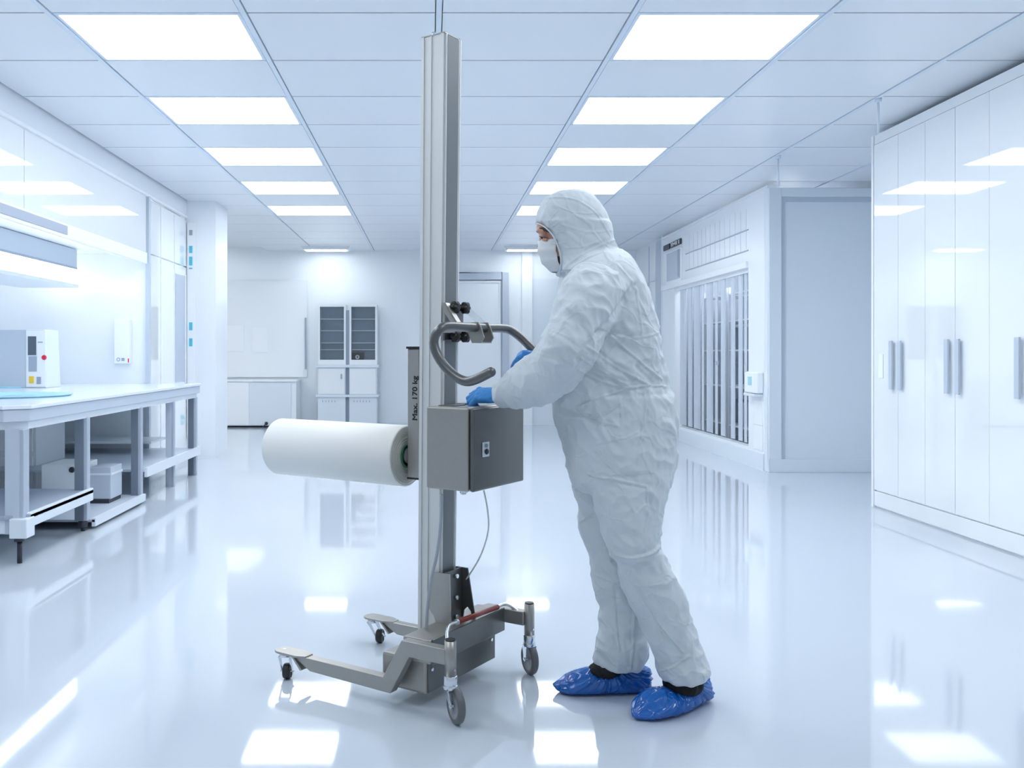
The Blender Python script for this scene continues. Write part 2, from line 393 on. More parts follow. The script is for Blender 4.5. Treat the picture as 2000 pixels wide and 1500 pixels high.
# things under the bench
t = thing('computer_tower', 'white computer case with a round black knob under the bench', 'computer', (-2.72, 6.98, .065))
box('body', 'white', (-.14, .13, -.2, .2, 0, .30), t, .006); MB().lathe([(.002, 0), (.022, 0), (.018, .012), (.002, .012)], (.085, -.2, .265), (0, -1, 0)).build('knob', 'dark', t)
box('slot', 'dark', (-.04, .01, -.204, -.2, .02, .04), t)
t = thing('instrument_box', 'blue-grey instrument on a black base under the bench', 'instrument', (-2.46, 7.0, .065))
box('body', 'blue_grey', (-.09, .07, -.1, .15, .03, .27), t, .005); box('base', 'dark', (-.1, .06, -.11, .15, 0, .03), t); box('lid', 'pale_blue', (-.095, .075, -.105, .155, .21, .225), t)
t = thing('drawer_unit', 'white drawer unit standing behind the nearest bench leg', 'drawer unit', (-3.6, 7.9, 0))
box('body', 'wall', (-.6, .35, -.3, .3, 0, .72), t); 
for z in (.06, .38): box('drawer', 'white', (-.58, .33, -.32, -.3, z, z + .28), t, .004)

# monitor and tray on the bench
t = thing('analyser', 'grey boxy analyser with dark screen and red button on the bench', 'analyser', (-3.55, 8.0, .893))
MB().lathe([(.01, 0), (.19, 0), (.185, .012), (.01, .016)], (-.05, 0, 0), (0, 0, 1)).build('base', 'light_cyan', t)
MB().cyl((-.05, 0, .01), (-.05, 0, .08), .035).build('stand', 'blue_grey', t)
MB().prism([(-.13, 0), (.28, 0), (.26, .50), (-.13, .50)], 'y', -.14, .16).build('body', 'pale_blue', t, .006)
box('side_panel', 'blue_grey', (-.128, .10, -.146, -.14, .005, .495), t)
sp = box('front_panel', 'white', (.11, .272, -.148, -.14, .01, .49), t)
box('screen', 'screen', (.125, .195, -.153, -.148, .28, .44), t); box('screen', 'grey', (.13, .2, -.153, -.148, .14, .27), t)
MB().lathe([(.002, 0), (.022, 0), (.018, .012), (.002, .012)], (.262, -.148, .26), (0, -1, 0)).build('button', 'red', t)
box('label', 'yellow', (.135, .175, -.153, -.148, .04, .1), t); box('key', 'grey', (.2, .235, -.153, -.148, .035, .095), t); box('latch', 'grey', (.21, .25, -.153, -.148, .385, .395), t)
o = MB().lathe([(.002, 0), (.42, 0), (.44, .012), (.40, .012), (.39, .004), (.002, .004)], (0, 0, 0), (0, 0, 1), 48).build('tray', 'light_cyan'); o.location = (-2.93, 6.35, .893); tag(o, 'flat round pale blue tray at the front of the bench', 'tray')

# ---- right side: wardrobe run
XR = 3.44
struct(box('wall_right', 'wall', (4.06, 5.0, -4, 7.10, 0, ZC + .05)))
struct(box('wall_right_far', 'wall', (4.7, 5.0, 7.1, 13.4, 0, ZC + .05)))
ys = [7.13 - .735 * k for k in range(0, 9)]
desc = ['tall glossy white two-door wardrobe, farthest of the right-hand run', 'tall glossy white two-door wardrobe, second from the far end of the run', 'tall glossy white two-door wardrobe cut by the right edge of the picture', 'tall glossy white wardrobe just outside the right edge, fourth from the far end', 'tall glossy white wardrobe nearest the viewer, fifth from the far end']
proto = None
for k in range(5):
    y1, y0 = ys[k], ys[k + 1]; yc = (y0 + y1) / 2; lab = desc[k]
    if proto is None:
        t = thing('wardrobe', lab, 'wardrobe', (XR, yc, 0), 0, 'wardrobes along the right wall')
        h = .3675
        MB().box(.012, .6, -h + .001, h - .001, 0, 2.87).build('body', 'white', t)
        box('plinth', 'gloss_white', (-.002, .012, -h, h, .012, .125), t)
        box('top_rail', 'gloss_white', (-.002, .012, -h, h, 2.80, 2.87), t)
        for s in (-1, 1):
            d = box('door', 'gloss_white', (-.006, .012, min(s * .003, s * (h - .002)), max(s * .003, s * (h - .002)), .135, 2.795), t)
            box('handle', 'blue_grey', (-.035, -.022, min(s * .04, s * .085), max(s * .04, s * .085), .92, 1.28), d, .002)
        proto = t
    else: dup(proto, (XR, yc, 0), lab, 'wardrobes along the right wall')
struct(box('trim_13', 'white', (XR - .012, XR + .62, 7.131, 7.16, 0, 2.87)))
# little label card seen on first door
o = box('door_card', 'white', (XR - .012, XR - .007, 6.98, 7.05, 1.0, 1.18)); tag(o, 'small white printed card on the farthest wardrobe door', 'card')

# ---- partition block at the right
XP, YP, ZP = 3.385, 9.23, 2.84
struct(MB().box(XP, 4.7, YP, YP + .1, 0, ZP).build('wall_partition', 'pale_blue', None, .004))
struct(MB().box(XP, 4.7, YP - .03, YP, .0, .13).box(XP, XP + .125, YP - .03, YP, .13, ZP).box(XP + .125, 4.7, YP - .03, YP, ZP - .085, ZP).build('trim_14', 'pale_blue', None, .004))
struct(MB().box(XP + .125, XP + .165, YP - .012, YP, .13, ZP - .085).box(XP + .165, 4.7, YP - .012, YP, ZP - .135, ZP - .085).build('trim_15', 'blue_grey'))
sw = MB().box(XP, XP + .1, YP + .1, 9.80, 0, ZP).box(XP, XP + .1, 9.80, 13.4, 2.13, ZP).box(XP, XP + .1, 9.80, 13.4, 0, .20).box(XP, XP + .1, 12.75, 13.4, .2, 2.13)
struct(sw.build('wall_right_glazed', 'wall'))
struct(box('trim_16', 'white', (XP - .03, XP + .1, 9.80, 13.4, 2.10, 2.17), None, .004))
struct(box('trim_17', 'pale_blue', (XP - .015, XP, 9.33, 13.4, 0, .17)))
struct(MB().box(XP - .008, XP, 9.80, 12.2, 2.50, 2.512).box(XP - .008, XP, 9.80, 12.2, 2.28, 2.292).build('trim_18', 'grey'))
vm = MB()
for k in range(13): vm.box(XP - .004, XP, 9.86 + .18 * k, 9.866 + .18 * k, 2.30, 2.74)
struct(vm.build('trim_19', 'pale_blue'))
struct(MB().box(XP - .02, XP + .1, YP - .03, 13.4, ZP, ZP + .03).build('trim_20', 'white'))
t = thing('hatch_window', 'small grey hatch window high on the glazed partition', 'window', (XP, 12.75, 0))
MB().box(-.02, 0, -.40, .42, 2.16, 2.62).build('frame', 'white', t, .004); box('pane', 'blue_grey', (-.026, -.02, -.34, .34, 2.21, 2.60), t); box('shutter', 'grey', (-.03, -.026, -.34, -.24, 2.23, 2.60), t)
t = thing('name_plate', 'dark rounded name plate with white characters on the partition top', 'sign', (XP, 12.85, 0))
MB().box(-.02, 0, .12, .46, 2.665, 2.745).box(-.02, 0, -.46, .06, 2.665, 2.745).build('plate', 'dark', t, .01)
g = MB()
for y in (-.38, -.26, -.2, -.08, .0): g.box(-.024, -.02, y - .012, y + .012, 2.68, 2.73)
g.box(-.024, -.02, -.22, -.1, 2.70, 2.712)
g.build('characters', 'white', t)
# strip curtain, shelves with stock behind it
t = thing('strip_curtain', 'row of hanging clear plastic strips in the glazed opening', 'curtain', (XP, 11.2, 0))
y = 9.86; k = 0
box('rail', 'white', (.03, .07, -1.4, 1.55, 2.06, 2.10), t)
for (ya, wd) in ((9.99, .09), (10.14, .14), (10.40, .15), (10.72, .17), (11.02, .10), (11.22, .26), (11.56, .10), (11.72, .30), (12.10, .2), (12.36, .3)):
    n = 10; r0 = []; pts = []
    m = MB()
    prof = [(ya - 11.2 + wd * i / n, .05 + .012 * math.sin(math.pi * i / n) + .004 * (k % 3)) for i in range(n + 1)]
    m.prism([(x, y_) for y_, x in prof] + [(x + .003, y_) for y_, x in reversed(prof)], 'z', .22, 2.07)
    m.build('strip', 'strip', t); k += 1
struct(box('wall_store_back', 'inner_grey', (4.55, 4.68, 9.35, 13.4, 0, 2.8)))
for n, yc in enumerate((10.3, 11.5, 12.6)):
    t = thing('storage_rack', ('storage rack behind the strip curtain, nearest the partition corner', 'storage rack in the middle behind the strip curtain', 'storage rack farthest back behind the strip curtain')[n], 'rack', (4.1, yc, 0), 0, 'storage racks behind the strip curtain')
    for sx in (-.2, .2):
        for sy in (-.5, .5): MB().box(sx - .015, sx + .015, sy - .015, sy + .015, 0, 2.05).build('upright', 'white', t)
    for z in (.25, .75, 1.22, 1.6, 1.95): box('shelf', 'white', (-.21, .21, -.5, .5, z, z + .02), t)
t = thing('store_fill_light', 'added linear fill light inside the store behind the strip curtain', 'ceiling light', (4.0, 11.4, 2.75))  # added fill light, brightens the store seen between the strips
box('housing', 'white', (-.06, .06, -1.3, 1.3, .01, .05), t); box('diffuser', 'store_fill_glow', (-.05, .05, -1.28, 1.28, 0, .009), t); MB().cyl((0, -1, .05), (0, -1, .165), .01).cyl((0, 1, .05), (0, 1, .165), .01).build('stem', 'white', t)
def binlab(y, z, m):
    c_ = {'inner_blue': 'dark blue-grey', 'blue_grey': 'light blue-grey', 'white': 'white'}[m]
    r_ = 'nearest' if y < 10.9 else ('middle' if y < 12.1 else 'farthest'); cc = {'nearest': 10.3, 'middle': 11.5, 'farthest': 12.6}[r_]
    f_ = {.27: 'bottom', .77: 'second', 1.24: 'third', 1.62: 'fourth'}[z]; p_ = 'near end' if y < cc - .2 else ('far end' if y > cc + .2 else 'middle')
    return '%s bin, %s of the %s shelf of the %s storage rack' % (c_, p_, f_, r_)


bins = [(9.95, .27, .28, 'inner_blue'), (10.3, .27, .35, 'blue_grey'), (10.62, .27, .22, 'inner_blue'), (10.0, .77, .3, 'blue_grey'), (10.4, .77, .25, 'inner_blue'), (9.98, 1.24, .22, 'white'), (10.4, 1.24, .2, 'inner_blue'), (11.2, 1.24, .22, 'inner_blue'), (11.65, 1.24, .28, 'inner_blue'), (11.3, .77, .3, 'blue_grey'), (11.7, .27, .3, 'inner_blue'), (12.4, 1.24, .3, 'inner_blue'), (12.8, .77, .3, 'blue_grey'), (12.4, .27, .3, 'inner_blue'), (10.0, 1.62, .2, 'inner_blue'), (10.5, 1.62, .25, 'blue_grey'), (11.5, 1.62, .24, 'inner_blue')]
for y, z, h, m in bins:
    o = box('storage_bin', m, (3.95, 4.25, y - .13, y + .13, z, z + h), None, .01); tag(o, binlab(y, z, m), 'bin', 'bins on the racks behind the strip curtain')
t = thing('strip_latch', 'small grey latch fixed to the curtain strips at waist height', 'latch', (XP + .04, 11.0, 1.05))
box('plate', 'grey', (0, .01, -.05, .05, 0, .05), t)
# dispenser and outlet on the near pilaster
t = thing('hand_dispenser', 'white dispenser with a blue button on the partition pilaster', 'dispenser', (XP, 9.52, 0))
box('body', 'white', (-.07, 0, -.17, .2, .78, 1.0), t, .015); box('button', 'light_cyan', (-.078, -.07, -.02, .08, .86, .95), t, .01); box('tray', 'pale_blue', (-.09, 0, -.15, .18, .75, .775), t, .005)
t = thing('flush_hatch', 'white flush hatch below the blue-button dispenser', 'hatch', (XP, 9.48, 0))
box('door', 'white', (-.008, 0, -.12, .14, .2, .7), t); box('seam', 'blue_grey', (-.0085, -.002, -.12, .14, .45, .455), t)
o = box('notice_tag', 'cyan', (XP - .02, XP - .001, 13.33, 13.42, .95, 1.12)); tag(o, 'small bright blue tag at the far end of the glazed partition', 'tag')
struct(MB().box(3.385, 5.0, 13.4, 13.5, 0, ZC).build('wall_partition_end', 'pale_blue'))
struct(box('wall_right_back', 'wall', (3.44, 3.6, 13.5, YB, 0, ZC)))
struct(MB().box(3.40, 3.44, 13.5, 13.9, 0, 2.87).build('trim_21', 'blue_grey'))
struct(MB().box(3.43, 3.44, 14.45, 14.47, 0, 2.87).box(3.43, 3.44, 13.9, YB, 2.3, 2.31).build('trim_22', 'blue_grey'))
# rods below the ceiling grid
for (x, y, z0, lab) in ((3.025, 6.22, 2.67, 'thin white rod hanging from the ceiling before the wardrobes'), (3.025, 8.01, 2.63, 'thin white rod hanging from the ceiling before the grey partition')):
    t = thing('hanging_rod', lab, 'rod', (x, y, z0), 0, 'thin rods hanging from the ceiling grid')
    MB().cyl((0, 0, .0), (0, 0, ZC - z0), .008).build('rod', 'tbar', t); MB().cyl((0, 0, ZC - z0 - .03), (0, 0, ZC - z0), .022).build('rose', 'tbar', t)

# ================================================================== THE LIFTER
# local frame: x = towards the operator, y = away from the camera side, z = up
RZ = math.atan2(-.565, .825)
L = thing('mobile_lifter', 'grey steel roll lifter with a tall mast on four castors', 'lifter', (.031, 3.30, 0), RZ)
RM = Matrix.Rotation(RZ, 4, 'Z')


def loc(v): return RM.inverted() @ (Vector(v) - Vector((.031, 3.30, 0)))


def LW(a, b, z): return RM @ Vector((a, b, z)) + Vector((.031, 3.30, 0))


# mast: an extruded profile with grooves, tapering a touch to the foot
def mast_profile(s):
    h = .05 * s; g = .004
    return [(-h, -h), (-h + .012, -h), (-h + .012, -h + g), (-.012, -h + g), (-.012, -h), (-.008, -h), (-.008, -h + g), (h - .022, -h + g), (h - .022, -h), (h - .008, -h), (h - .008, -h + .008), (h, -h + .008),
            (h, -h + .014), (h - .006, -h + .014), (h - .006, h - .018), (h, h - .018), (h, h - .012), (h - .005, h - .012), (h - .005, h - .008), (h, h - .008), (h, h),
            (-h, h)]


ZT = 2.305
mm = MB()
rings = [[(a + dx, b, z) for a, b in mast_profile(s)] for z, s, dx in ((.15, .96, -.010), (ZT, 1.04, .012))]
mm.loft(rings, True, False); mm.build('mast', 'alu', L)
MB().loft([[(a + dx, b, z) for a, b in ((.047 * s, -.037 * s), (.0512 * s, -.037 * s), (.0512 * s, .033 * s), (.047 * s, .033 * s))] for z, s, dx in ((.16, .96, -.010), (ZT - .004, 1.04, .012))], True, False).build('mast_shade_strip', 'alu_shaded', L)  # added strip: shade of the mast's right face put into its colour
MB().box(-.042, .06, -.05, .05, ZT, ZT + .006).build('mast_cap', 'steel', L, .002)
MB().cyl((.01, -.045, ZT), (.01, -.045, ZT + .012), .008).cyl((.055, .045, ZT - .02), (.055, .045, ZT + .006), .006).build('cap_pin', 'zinc', L)
# carriage bracket with the load text
cb = MB().box(-.115, -.064, -.032, .032, .735, 1.20).build('carriage_plate', 'steel', L, .003)
MB().box(-.118, -.058, -.036, .036, 1.20, 1.208).box(-.118, -.058, -.030, .036, .728, .735).build('end_cap', 'black_plastic', cb)
MB().box(-.064, -.048, -.012, .03, .80, 1.19).build('slide_rail', 'alu', cb); MB().box(-.064, -.046, -.028, .03, .74, .82).build('slide_shoe', 'black_plastic', cb)
fc = bpy.data.curves.new('load_text', 'FONT'); fc.body = 'Max. 170 kg'; fc.size = .049; fc.bevel_depth = .0013; fc.bevel_resolution = 0; fc.align_x = 'LEFT'
fo = bpy.data.objects.new('load_text', fc); COL.objects.link(fo)
bpy.context.view_layer.update()
tm = bpy.data.meshes.new_from_object(fo.evaluated_get(bpy.context.evaluated_depsgraph_get())); bpy.data.objects.remove(fo)
tm.materials.clear(); tm.materials.append(MATS['ink'])
to = bpy.data.objects.new('load_text', tm); COL.objects.link(to); to.parent = cb
# text runs upward on the face looking to -y
xs = [v.co.x for v in tm.vertices]; tw = max(xs) - min(xs); sc = .160 / tw
to.matrix_local = Matrix.Translation((-.072, -.0322, .941)) @ Matrix(((0, -1, 0, 0), (0, 0, -1, 0), (1, 0, 0, 0), (0, 0, 0, 1))) @ Matrix.Diagonal((sc, sc * .92, 1, 1))
# spindle
MB().cyl((-.11, 0, .81), (-.20, 0, .81), .03).build('spindle', 'steel_dark', L)

# control box
cbx = MB().box(.064, .232, -.172, .172, .727, 1.004).build('control_box', 'steel', L, .006)
MB().box(.236, .252, -.170, .172, .727, 1.000).build('box_door', 'steel_dark', L, .006)
MB().box(.228, .238, -.160, .162, .735, .993).build('door_seal', 'black_plastic', L)
lk = MB().box(.252, .256, -.118, -.075, .838, .888).build('door_lock', 'zinc', L, .002)
MB().lathe([(.002, 0), (.010, 0), (.008, .004), (.002, .004)], (.256, -.094, .855), (1, 0, 0)).build('key_hole', 'dark', lk)
MB().lathe([(.002, 0), (.007, 0), (.006, .003), (.002, .003)], (.256, -.096, .875), (1, 0, 0)).build('key_hole', 'hub_grey', lk)
MB().box(.085, .15, -.13, -.06, 1.004, 1.007).build('label_plate', 'steel_dark', L, .001)
MB().box(.09, .13, -.03, .03, 1.004, 1.010).build('switch_plate', 'hub_grey', L, .001)
MB().cyl((.15, -.07, .73), (.15, -.07, .705), .013).cyl((.15, -.07, .71), (.15, -.07, .70), .009).build('cable_gland', 'zinc', L)
cab = smooth_path([loc(W(862, 965, 3.10)), loc(W(862, 1010, 3.10)), loc(W(855, 1080, 3.12)), loc(W(842, 1130, 3.15)), loc(W(834, 1190, 3.17)), loc(W(832, 1240, 3.17))], 3)
MB().tube(cab, .0055, 10).build('power_cable', 'cable', L)
cab = smooth_path([loc(W(945, 958, 3.12)), loc(W(952, 990, 3.12)), loc(W(956, 1035, 3.15)), loc(W(940, 1085, 3.2)), loc(W(920, 1118, 3.28)), loc(W(905, 1140, 3.32))], 3)
MB().tube(cab, .0028, 8).build('signal_cable', 'cable_light', L)

# handle mount
hp = MB().prism([(-.056, 1.228), (-.056, 1.360), (.068, 1.360), (.068, 1.228)], 'x', .054, .062).build('mount_plate', 'steel_dark', L, .002)
MB().prism([(.056, 1.36), (.066, 1.36), (.122, 1.282), (.122, 1.262), (.112, 1.262), (.064, 1.325), (.064, 1.268), (.108, 1.268), (.108, 1.255), (.056, 1.255)], 'y', -.060, -.055).build('side_gusset', 'steel', hp)
MB().prism([(.066, 1.36), (.070, 1.36), (.160, 1.285), (.160, 1.262), (.152, 1.262), (.066, 1.335)], 'y', .070, .074).build('clear_strut', 'clear', hp)
MB().prism([(.062, 1.36), (.068, 1.36), (.126, 1.278), (.120, 1.274)], 'y', -.060, -.034).build('gusset_lip', 'steel', hp)
for b_ in (-.024, .042):
    for z in (1.345, 1.243):
        k = MB(); n = 40
        prof = [.0195 + .0032 * math.cos(6 * 2 * math.pi * i / n) for i in range(n)]
        rings = []
        for a_, s in ((.064, .55), (.074, .6), (.078, .95), (.084, 1.05), (.094, 1.0), (.099, .75), (.100, .3)):
            rings.append([(a_, b_ + prof[i] * s * math.cos(2 * math.pi * i / n), z + prof[i] * s * math.sin(2 * math.pi * i / n)) for i in range(n)])
        k.loft(rings); k.build('clamp_knob', 'black_plastic', L)
# handlebar
AX, ZH = .157, 1.273
near = [(AX, 0, ZH), (AX, -.10, ZH), (AX, -.17, ZH + .001), (AX - .002, -.222, ZH - .004), (AX - .028, -.232, 1.225), (AX - .002, -.232, 1.165), (AX + .05, -.232, 1.115), (AX + .10, -.232, 1.090), (AX + .14, -.232, 1.098), (AX + .197, -.232, 1.124)]
far = [(AX, 0, ZH), (AX, .10, ZH), (AX, .165, ZH + .002), (AX + .012, .215, ZH - .001), (AX + .045, .228, 1.247), (AX + .085, .230, 1.212), (AX + .115, .23, 1.185), (AX + .14, .23, 1.15), (AX + .19, .23, 1.14)]
hb = MB().tube(smooth_path(list(reversed(near[1:])) + far, 2), .0158, 18).build('handlebar', 'steel_dark', L)
MB().sphere(near[-1], .016).build('grip_end', 'steel_dark', L)
# saddle clamp on the bar
s1 = MB()
for b0 in (-.006, .058):
    s1.prism([(AX - .03, ZH + .018), (AX + .012, ZH + .02), (AX + .022, ZH + .004), (AX + .036, ZH - .035), (AX + .024, ZH - .052), (AX - .015, ZH - .052), (AX - .03, ZH - .02)], 'y', b0, b0 + .005)
s1.box(AX - .015, AX + .026, -.006, .063, ZH - .054, ZH - .050)
s1.build('bar_clamp', 'steel', L, .001)

# chassis: legs, beam, boxes, bracket
LT = [(-.46, .100), (-.035, .100), (.042, .236), (.215, .236), (.215, .186), (.072, .186), (-.004, .050), (-.36, .055), (-.43, .088)]
for s in (-1, 1):
    b0, b1 = (-.285, -.245) if s < 0 else (.235, .275)
    lg = MB().prism(LT, 'y', b0, b1).build('chassis_leg', 'steel', L, .003)
    bc = (b0 + b1) / 2
    toe = [(-.50 + .035 * math.cos(q), bc + .035 * math.sin(q)) for q in [math.pi / 2 + math.pi * i / 14 for i in range(15)]]
    MB().prism([(-.38, bc + .02), (-.42, bc + .035)] + toe + [(-.42, bc - .035), (-.38, bc - .02)], 'z', .096, .104).build('toe_plate', 'steel', lg, .002)
    MB().prism([(-.445, .098), (-.437, .101), (-.392, .055), (-.400, .052)], 'y', b0 - .008, b1 + .008).build('weld_gusset', 'steel', lg, .001)
    MB().cyl((-.50, bc, .10), (-.50, bc, .1055), .006).build('toe_bolt', 'zinc', lg)
MB().box(.02, .130, -.245, .235, .160, .238).build('cross_beam', 'steel', L, .004)
MB().box(.126, .134, -.235, .242, .155, .24).build('rear_plate', 'steel_dark', L, .003)
MB().box(-.09, .095, -.218, .235, .044, .160).build('battery_box', 'steel', L, .01)
MB().box(.095, .100, -.21, .228, .05, .155).build('battery_lid', 'steel_dark', L, .01)
for b_ in (-.19, .20): MB().cyl((.098, b_, .125), (.104, b_, .125), .006, 12).build('lid_screw', 'zinc', L)
MB().prism([(.0, .165), (.07, .172), (.074, .155), (.004, .150)], 'y', -.235, -.20).build('side_clip', 'steel', L)
# mast bracket
wb = MB().box(.056, .062, -.055, .055, .236, .415).build('bracket_web', 'steel_dark', L)
FL = [(.018, .415), (.086, .415), (.118, .236), (.104, .236), (.1, .262), (.085, .277), (.07, .262), (.066, .236), (-.005, .236), (.0, .262)]
FN = [(.010, .415), (.086, .415), (.092, .236), (.03, .236), (.02, .262), (-.002, .285)]
MB().prism(FN, 'y', -.062, -.057).build('bracket_flank', 'steel', L); MB().prism(FL, 'y', .057, .062).build('bracket_flank', 'steel_dark', L)
for z in (.393, .317, .250): MB().cyl((.062, .012, z), (.074, .012, z), .008, 6).build('bolt', 'zinc', L)
# rear posts
AT = .225
for s in (-1, 1):
    b_ = -.268 if s < 0 else .262
    MB().cyl((AT, b_, .150), (AT, b_, .264), .019, 32).build('caster_post', 'steel', L)
    MB().cyl((AT, b_, .262), (AT, b_, .268), .0165, 32).build('post_plug', 'black_plastic', L)
    MB().cyl((AT + .018, b_ - .004, .172), (AT + .0205, b_ - .004, .172), .004, 12).build('post_screw', 'zinc', L)
# brake bar
br = smooth_path([(.212, -.262, .235), (.175, -.215, .262), (.150, -.165, .274), (.138, -.12, .270), (.13, -.08, .262)], 2)
br2 = smooth_path([(.13, .19, .252), (.13, .235, .254), (.15, .25, .25), (.19, .255, .225), (.212, .26, .216)], 2)
MB().tube(br, .0058, 10).build('brake_rod', 'zinc', L); MB().tube(br2, .0062, 10).build('brake_rod', 'zinc', L)
MB().cyl((.13, -.082, .262), (.13, -.078, .262), .010, 16).build('rod_collar', 'zinc', L)
MB().cyl((.13, -.078, .262), (.13, .195, .251), .009, 16).build('brake_sleeve', 'red_sleeve', L)


def caster(pt, wheel_c, axis, rw, wid, top, big):
    """pt: swivel axis (local xy), wheel_c: wheel centre, axis: axle direction"""
    ax = Vector(axis).normalized(); ax = (RM.inverted() @ ax); ax.z = 0; ax.normalize()
    wc = Vector(wheel_c); fw = ax.cross(Vector((0, 0, 1)))
    c = MB(); px_, py_ = pt
    r = .021 if big else .017
    c.cyl((px_, py_, top), (px_, py_, top - (.030 if big else .008)), r * (1.05 if big else 1.1), 28)
    c.cyl((px_, py_, top - (.030 if big else .008)), (px_, py_, top - (.042 if big else .018)), r * 1.12, 28)
    cb_ = c.build('caster_head', 'zinc', L, .001)
    fk = MB(); zt = top - (.040 if big else .016)
    for s in (-1, 1):
        o_ = ax * s * (wid / 2 + .005)
        a0 = Vector((px_, py_, zt)) + o_; hw = r * .95
        p = [a0 - fw * hw, a0 + fw * hw, wc + o_ + fw * (.010 if big else .008) - Vector((0, 0, .004)), wc + o_ - Vector((0, 0, .012)), wc + o_ - fw * (.010 if big else .008)]
        th = ax * .0025; n = len(p)
        v = [q - th * .5 for q in p] + [q + th * .5 for q in p]
        fk.add(v, [tuple(range(n)), tuple(range(2 * n - 1, n - 1, -1))] + [(i, i + n, (i + 1) % n + n, (i + 1) % n) for i in range(n)])
    a0 = Vector((px_, py_, zt)); o_ = ax * (wid / 2 + .006); hw = r * .95
    q = [a0 - o_ - fw * hw, a0 + o_ - fw * hw, a0 + o_ + fw * hw, a0 - o_ + fw * hw]
    fk.add([p_ for p_ in q] + [p_ - Vector((0, 0, .003)) for p_ in q], [(0, 1, 2, 3), (7, 6, 5, 4), (0, 4, 5, 1), (1, 5, 6, 2), (2, 6, 7, 3), (3, 7, 4, 0)])
    fk.build('caster_fork', 'zinc', L)
    wd = wid / 2
    prof = [(rw * .70, -wd * .9), (rw * .86, -wd), (rw * .955, -wd * .72), (rw, -wd * .3), (rw, wd * .3), (rw * .955, wd * .72), (rw * .86, wd), (rw * .70, wd * .9)]
    MB().lathe(prof, wc, ax, 40).build('caster_wheel', 'grey_rubber' if big else 'rubber', L)
    MB().lathe([(.001, -wd * .86), (rw * .69, -wd * .80), (rw * .72, -wd * .9), (rw * .72, wd * .9), (rw * .69, wd * .8), (.001, wd * .86)], wc, ax, 32).build('wheel_hub', 'hub_grey' if big else 'rubber', L)
    MB().cyl(wc - ax * (wd + .011), wc + ax * (wd + .011), .0055 if big else .004, 6).build('axle_bolt', 'zinc', L)


def lxy(x, y): v = loc((x, y, 0)); return (v.x, v.y)


caster((AT, -.268), (*lxy(.083, 2.945), .0580), (-.93, -.36, 0), .058, .026, .152, True)
caster((AT, .262), (*lxy(.368, 3.40), .0580), (-.93, -.30, 0), .058, .028, .150, True)
caster((-.50, -.265), (*lxy(-.519, 3.355), .028), (-1, .10, 0), .028, .028, .096, False)
caster((-.50, .255), (*lxy(-.205, 3.773), .028), (-.95, .25, 0), .028, .026, .096, False)

# paper roll (a thing of its own, carried by the spindle)
R = thing('film_roll', 'big white roll of film carried sideways on the lifter spindle', 'roll', (.031, 3.30, 0), RZ)
rr = .112; c = (0, 0, .808)
MB().lathe([(.04, -.772), (rr - .006, -.772), (rr, -.766), (rr, -.141), (rr - .003, -.137), (.1, -.137), (.1, -.145), (.04, -.145)], c, (1, 0, 0), 96).build('film', 'paper', R)
ee = MB()
for k in range(13):
    r0 = .045 + (rr - .049) * k / 13; r1 = .045 + (rr - .049) * (k + .86) / 13
    h = -.137 + random.uniform(-.0015, .0015)
    ee.lathe([(r0, h - .006), (r0, h + .0005), (r1, h + .0005), (r1, h - .006)], c, (1, 0, 0), 72)
ee.build('wound_end', 'paper_end', R)
MB().lathe([(.039, -.150), (.039, -.131), (.045, -.131), (.045, -.150)], c, (1, 0, 0), 64).build('core', 'core_green', R)
MB().lathe([(.001, -.16), (.039, -.16), (.039, -.148), (.001, -.148)], c, (1, 0, 0), 48).build('core_plug', 'black_plastic', R)

# ================================================================== THE PERSON
PL = Vector((.66, 3.12, 0))


def remesh(mb, voxel, name, m, parent=None, smooth=4, fn=None, factor=.5):
    """fuse the shapes of one part into a single skin, then shape its surface"""
    tmp = mb.build('tmp', m)
    r = tmp.modifiers.new('r', 'REMESH'); r.mode = 'VOXEL'; r.voxel_size = voxel
    if smooth:
        q = tmp.modifiers.new('s', 'SMOOTH'); q.factor = factor; q.iterations = smooth
    bpy.context.view_layer.update()
    me = bpy.data.meshes.new_from_object(tmp.evaluated_get(bpy.context.evaluated_depsgraph_get()))
    bpy.data.objects.remove(tmp)
    n = len(me.vertices); co = np.empty(n * 3); me.vertices.foreach_get('co', co); co = co.reshape(-1, 3)
    nr = np.empty(n * 3); me.vertices.foreach_get('normal', nr); nr = nr.reshape(-1, 3)
    if fn is not None: co = fn(co, nr)
    co = co - np.array(PL); me.vertices.foreach_set('co', co.ravel()); me.update()
    me.polygons.foreach_set('use_smooth', [True] * len(me.polygons)); me.name = name
    me.materials.clear(); me.materials.append(MATS[m])
    o = bpy.data.objects.new(name, me); COL.objects.link(o)
    if parent: o.parent = parent
    else: o.location = PL
    return o


def shift(o):                                            # world-built mesh to a child of the person
    o.data.transform(Matrix.Translation(-PL)); o.parent = MAN; return o


def rings_px(rows, n=56, e=2.2):
    """rows: image height, front and back of the silhouette there, depth of the centre, half width"""
    out = []
    for py, xf, xb, yc, yh in rows:
        a, b = W(xf, py, yc), W(xb, py, yc); cx = (a.x + b.x) / 2; hx = abs(b.x - a.x) / 2; r = []
        for k in range(n):
            t = 2 * math.pi * k / n; c_, s_ = math.cos(t), math.sin(t)
            r.append((cx + hx * math.copysign(abs(c_) ** (2 / e), c_), yc + yh * math.copysign(abs(s_) ** (2 / e), s_), a.z))
        out.append(r)
    return out


